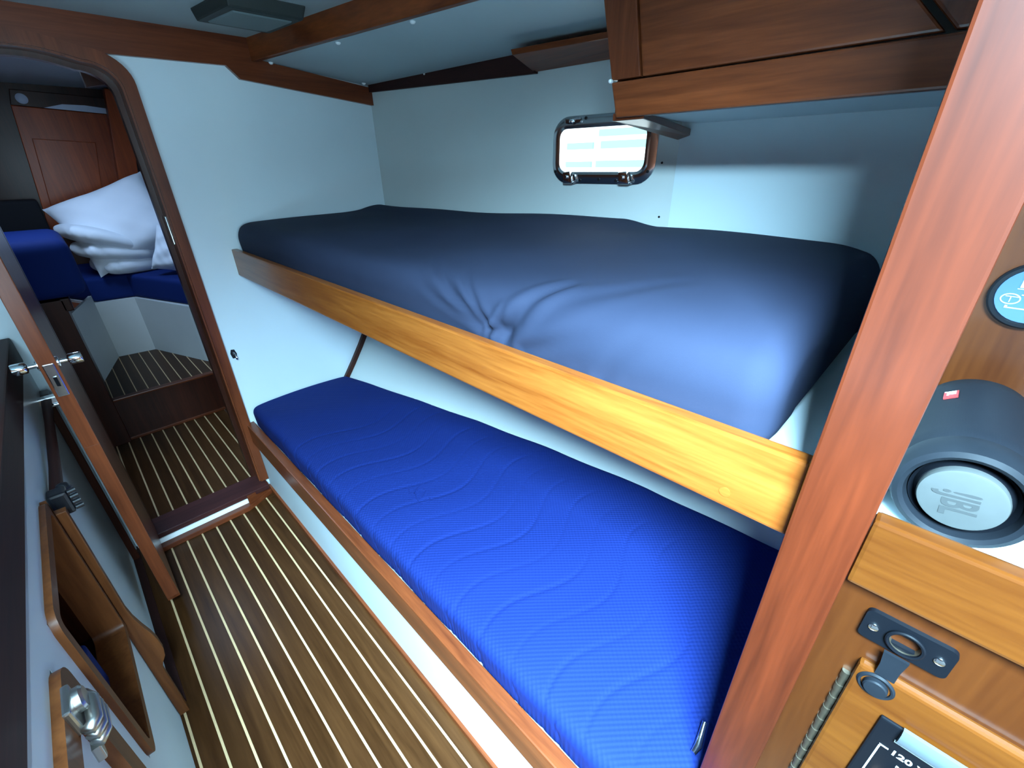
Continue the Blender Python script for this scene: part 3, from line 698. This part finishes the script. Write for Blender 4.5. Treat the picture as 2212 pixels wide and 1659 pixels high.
g = G(); g.box(-.62, -.247, OY0 - .02, OY1 + .02, OZ0 - .012, OZ0, 0); g.box(-.62, -.247, OY1 + .02, OY1 + .03, OZ0, OZ1); g.box(-.62, -.247, OY0 - .03, OY0 - .02, OZ0, OZ1); g.box(-.63, -.62, OY0 - .03, OY1 + .03, OZ0 - .012, OZ1 + .02); g.box(-.62, -.247, OY0 - .02, OY1 + .02, OZ1, OZ1 + .012)
mk('locker_inside', g, 'darkZ', lc)
# upright wooden pull strip beside the open locker
pts = [(-.199, .004), (-.176, .004), (-.176, .215), (-.170, .232), (-.160, .250), (-.1555, .275), (-.156, .315), (-.160, .345), (-.167, .378), (-.174, .42), (-.177, .46), (-.174, .785), (-.199, .785)]
mk('pull_strip', G().prism(pts, lambda u, v, a: (u, a, v), 1.212, 1.232, .002), 'lid', lc)
mk('floor_shade_strip', G().box(-.2, -.176, 1.25, YB, 0, .012), 'darkY', lc)  # dark board standing in for floor shade along the cabinet foot
mk('corner_post', G().box(-.200, -.178, 2.02, 2.075, 0, .78, .003), 'darkZ', lc)
gr = empty('grab_rail', (-.186, 1.6, .74), 'dark wooden grab rail on fittings along the left cabinet', 'grab rail')
mk('rail', G().tube([(-.186, 1.30, .782), (-.183, 1.45, .785), (-.183, 1.75, .785), (-.184, 1.93, .785)], [.013, .0115, .0105, .0125], 14), 'darkY', gr, smooth=True)
mk('bracket', G().box(-.205, -.135, 1.925, 1.955, .765, .800, .004), 'chrome', gr)
mk('bracket_rod', G().tube([(-.21, 1.925, .772), (-.13, 1.925, .772)], .006, 12), 'chrome', gr, smooth=True)
cz = mk('end_fitting', G().box(-.199, -.166, 1.262, 1.300, .745, .803, .006), 'bracket', gr)
for k in range(4): mk('tooth', G().tube([(-.166, 1.272, .752 + .0145 * k), (-.152, 1.275, .752 + .0145 * k)], .006, 10), 'bracket', cz, smooth=True)
mk('end_ball', G().lathe([(.0001, -.014), (.010, -.010), (.014, 0), (.010, .010), (.0001, .014)], (-.172, 1.31, .79), (0, 0, 1), 16), 'bracket', cz, smooth='all')
# chrome catch on the closed locker
ct = empty('locker_catch', (-.186, .64, .765), 'chrome ribbed catch at the corner of the closed left locker', 'latch')
mk('base', G().box(-.189, -.180, .615, .665, .795, .842, .003), 'catch', ct)
mk('slot_head', G().lathe([(.017, 0), (.017, .007), (.014, .010), (.0001, .0105)], (-.180, .648, .822), (1, 0, 0), 20), 'catch', ct, smooth=True)
for k in range(3): mk('rib', G().tube([(-.178, .668, .806 - .014 * k), (-.170, .655, .804 - .014 * k), (-.170, .622, .801 - .014 * k), (-.178, .610, .800 - .014 * k)], .0085, 12), 'catch', ct, smooth='all')
mk('tail', G().prism([(.645, .768), (.612, .763), (.606, .742), (.614, .738)], lambda u, v, a: (a, u, v), -.188, -.178, .002), 'catch', ct)
# things stowed inside the open locker
bg = mk('stowed_bag', G().box(-.44, -.27, .86, 1.14, OZ0 + .001, .74, .04, 4), 'black', smooth='all', label='black bag stowed inside the open left locker', cat='bag')
g = G().box(-.262, -.245 + .012, .95, 1.06, OZ0 + .002, .56, .012, 3)
mk('blue_pouch', g, 'blue2', smooth='all', label='small blue pouch in front of the black bag in the left locker', cat='pouch')

# ================================================================== SMALL FITTINGS
hk = empty('wall_hook', (.39, YB, .70), 'small dark metal hook on the white bulkhead beside the doorway', 'hook')
mk('back_plate', G().prism([(-.008, -.018), (.008, -.018), (.012, .0), (.007, .02), (-.006, .022), (-.012, .004)], lambda u, v, a: (.392 + u, a, .722 + v), YB - .003, YB), 'bracket', hk)
mk('hook', G().tube([(.392, YB - .003, .73), (.393, YB - .016, .724), (.395, YB - .022, .712), (.396, YB - .018, .702)], .004, 8), 'steel', hk, smooth=True)
mk('berth_clip', G().tube([(.512, .062, .482), (.528, .060, .484), (.545, .063, .492), (.562, .066, .506)], [.005, .007, .0055, .0045], 10), 'steel', smooth=True, label='little metal clip lying on the blue mattress beside the post', cat='clip')

# ================================================================== FORWARD CABIN
mk('wall_front', G().box(-1.0, 1.0, 4.75, 4.79, 0, 2.1), 'darkZ', label='dark wooden bulkhead at the far end of the forward cabin', cat='wall', kind='structure')
mk('wall_right', G().box(.86, .90, YB + .03, 4.8, -.05, 2.1), 'lam', label='pale hull side of the forward cabin', cat='wall', kind='structure')
g = G(); g.box(-1.0, -.32, YB + .03, 4.8, 1.96, 2.0); g.box(.12, .9, YB + .03, 4.8, 1.96, 2.0); g.box(-.32, .12, YB + .03, 3.08, 1.96, 2.0); g.box(-.32, .12, 3.52, 4.8, 1.96, 2.0)
mk('ceiling', g, 'overhead', label='bluish white overhead of the forward cabin', cat='ceiling', kind='structure')
vb = empty('forward_berth', (.2, 3.9, .26), 'white panelled V-berth base in the forward cabin', 'berth')
BP = [(-.060, 3.560), (.062, 4.000), (.272, 3.975), (.470, 3.450), (.60, 3.20)]
tops_ = [.70, .647, .647, .647]
for i in range(4):
    a, b = BP[i], BP[i + 1]; d = Vector((b[0] - a[0], b[1] - a[1], 0)); nn = Vector((d.y, -d.x, 0)).normalized() * -.016
    z1 = tops_[i]
    mk('front_panel', G().hexa([(a[0], a[1], .255), (b[0], b[1], .255), (b[0] + nn.x, b[1] + nn.y, .255), (a[0] + nn.x, a[1] + nn.y, .255), (a[0], a[1], z1), (b[0], b[1], z1), (b[0] + nn.x, b[1] + nn.y, z1), (a[0] + nn.x, a[1] + nn.y, z1)]), 'cream', vb)
mk('platform', G().prism([(.86, 3.25), (.86, 4.74), (-.5, 4.74), (-.06, 4.3), (.062, 4.01), (.272, 3.985), (.478, 3.46), (.60, 3.22)], lambda u, v, a: (u, v, a), .63, .648), 'cream', vb)
g = G().prism([(.85, 3.30), (.85, 4.72), (-.30, 4.72), (-.05, 4.28), (.066, 4.02), (.276, 3.990), (.482, 3.465), (.60, 3.28)], lambda u, v, a: (u, v, a), .6485, .808, .03, 4)
mk('berth_cushion', g, 'blue2', smooth=True, label='dark blue cushion on the forward V-berth under the pillows', cat='cushion')
hb = empty('side_cabinet', (-.3, 3.4, 0), 'dark wooden cabinet on the left of the forward cabin', 'cabinet')
mk('carcass', G().box(-.95, -.060, 3.150, 3.56, 0, .86, .004), 'darkZ', hb)
mk('top_rail', G().box(-.075, -.035, 3.15, 4.0, .80, .865, .006), 'darkZ', hb)
mk('rear_carcass', G().box(-.95, -.06, 3.56, 4.7, 0, .86), 'darkZ', hb)
g = G().box(-.90, .050, 3.10, 3.80, .872, 1.150, .07, 5)
mk('berth_mattress', g, 'blue2', smooth='all', label='thick blue mattress on the dark cabinet in the forward cabin', cat='mattress')
# panelled door on the far bulkhead
fd = empty('door_2', (.28, 4.70, 1.0), 'reddish panelled wooden door at the far end of the forward cabin', 'door', kind='structure')
def fq(p, y0, y1, name, mtl, par, bev=.004):
    return mk(name, G().prism(p, lambda u, v, a: (u, a, v), y0, y1, bev), mtl, par)
fq([(.005, 1.0), (.43, 1.0), (.60, 1.80), (.105, 1.83)], 4.70, 4.75, 'leaf', 'fwd', fd)
fq([(.07, 1.17), (.36, 1.17), (.46, 1.62), (.135, 1.64)], 4.69, 4.71, 'raised_panel', 'fwd', fd)
fq([(.105, 1.83), (.60, 1.80), (.625, 1.90), (.13, 1.92)], 4.685, 4.73, 'top_rail', 'darkZ', fd)
fq([(.26, 1.822), (.59, 1.802), (.595, 1.835), (.48, 1.848), (.36, 1.848)], 4.680, 4.70, 'cutout_light_panel', 'bulb', fd, 0)  # solid pale panel imitating light that shows through the arched gap
mk('round_light', G().lathe([(.030, 0), (.030, .008), (.022, .014), (.0001, .016)], (.170, 4.685, 1.868), (0, -1, 0), 24), 'bulb', fd, smooth=True)
fq([(.43, 1.0), (.55, 1.0), (.73, 1.95), (.61, 1.95)], 4.60, 4.70, 'frame_post', 'fwd', fd)
mk('far_shelf_box', G().box(-.45, .02, 4.45, 4.72, 1.05, 1.27, .02, 3), 'black', smooth=True, label='black box on the shelf behind the thick blue mattress', cat='box')
# knee under the deck just inside the doorway
mk('trim_9', G().prism([(.286, 1.85), (.290, 1.731), (.409, 1.757), (.60, 1.80), (.60, 1.96), (.286, 1.96)], lambda u, v, a: (u, a, v), 2.585, 2.625, .004), 'darkZ', label='dark wooden deck knee inside the doorway', cat='trim', kind='structure')
# bedding
def pillow(name, c, w, h, t, rot, mtl, label, cat, wr=.012, seed=1):
    rnd = random.Random(seed); g = G(); n = 36
    ph = [rnd.uniform(0, 6.28) for _ in range(6)]
    Rm = Matrix.Rotation(rot[2], 3, 'Z') @ Matrix.Rotation(rot[1], 3, 'Y') @ Matrix.Rotation(rot[0], 3, 'X')
    for sgn in (1, -1):
        rows = []
        for i in range(n + 1):
            r = []
            for k in range(n + 1):
                u = i / n * 2 - 1; v = k / n * 2 - 1
                hgt = ((1 - u ** 4) * (1 - v ** 4)) ** .55 if abs(u) < 1 and abs(v) < 1 else 0
                px = u * w / 2 * (1 - .10 * (1 - abs(v) ** 2.0) * abs(u) ** 3); pz = v * h / 2 * (1 - .10 * (1 - abs(u) ** 2.0) * abs(v) ** 3)
                wv = wr * hgt * (math.sin(u * 5 + v * 3 + ph[0]) * .5 + math.sin(v * 9 - u * 4 + ph[1]) * .3 + math.sin(u * 13 + v * 11 + ph[2]) * .15)
                p = Vector((px, sgn * (t / 2 * hgt + wv), pz)); p = Rm @ p + Vector(c); r.append(p)
            rows.append(r)
        g.grid(rows, sgn < 0)
    return mk(name, g, mtl, smooth='all', label=label, cat=cat)
pillow('pillow', (.365, 4.06, 1.120), .60, .50, .24, (math.radians(-28), math.radians(-20), math.radians(-6)), 'linen', 'large white pillow on top of the bedding in the forward cabin', 'pillow', seed=3)
pillow('pillow', (.57, 3.72, .955), .26, .30, .18, (math.radians(-25), math.radians(15), math.radians(-30)), 'linen', 'crumpled white pillow tucked behind the right door jamb', 'pillow', wr=.02, seed=9)
# folded duvet: three soft layers
dv = empty('folded_duvet', (.27, 4.1, .81), 'folded white duvet under the large pillow in the forward cabin', 'duvet')
def slab(name, c, w, d, h, rz, ry=0, seed=1, parent=None):
    rnd = random.Random(seed); ph = [rnd.uniform(0, 6) for _ in range(4)]
    g = G(); n, mm = 48, 20; rows = []
    Rm = Matrix.Rotation(rz, 3, 'Z') @ Matrix.Rotation(ry, 3, 'Y')
    for i in range(mm + 1):
        b = -PI / 2 + PI * i / mm; r = []
        for k in range(n + 1):
            a = 2 * PI * k / n
            ce = lambda t, e: math.copysign(abs(math.cos(t)) ** e, math.cos(t)); se = lambda t, e: math.copysign(abs(math.sin(t)) ** e, math.sin(t))
            s_ = 1 + .03 * math.sin(7 * a + ph[0]) + .02 * math.sin(13 * a + 4 * b + ph[1])
            p = Vector((w / 2 * ce(b, .5) * ce(a, .5) * s_, d / 2 * ce(b, .5) * se(a, .5) * s_, h / 2 * se(b, .9)))
            r.append(Rm @ p + Vector(c))
        rows.append(r)
    return mk(name, g.grid(rows), 'linen', parent, smooth='all')
slab('layer', (.325, 4.09, .870), .36, .34, .13, math.radians(14), math.radians(2), 1, dv)
slab('layer', (.290, 4.07, .955), .42, .36, .12, math.radians(14), math.radians(10), 2, dv)
slab('layer', (.250, 4.04, 1.040), .42, .36, .11, math.radians(14), math.radians(22), 3, dv)
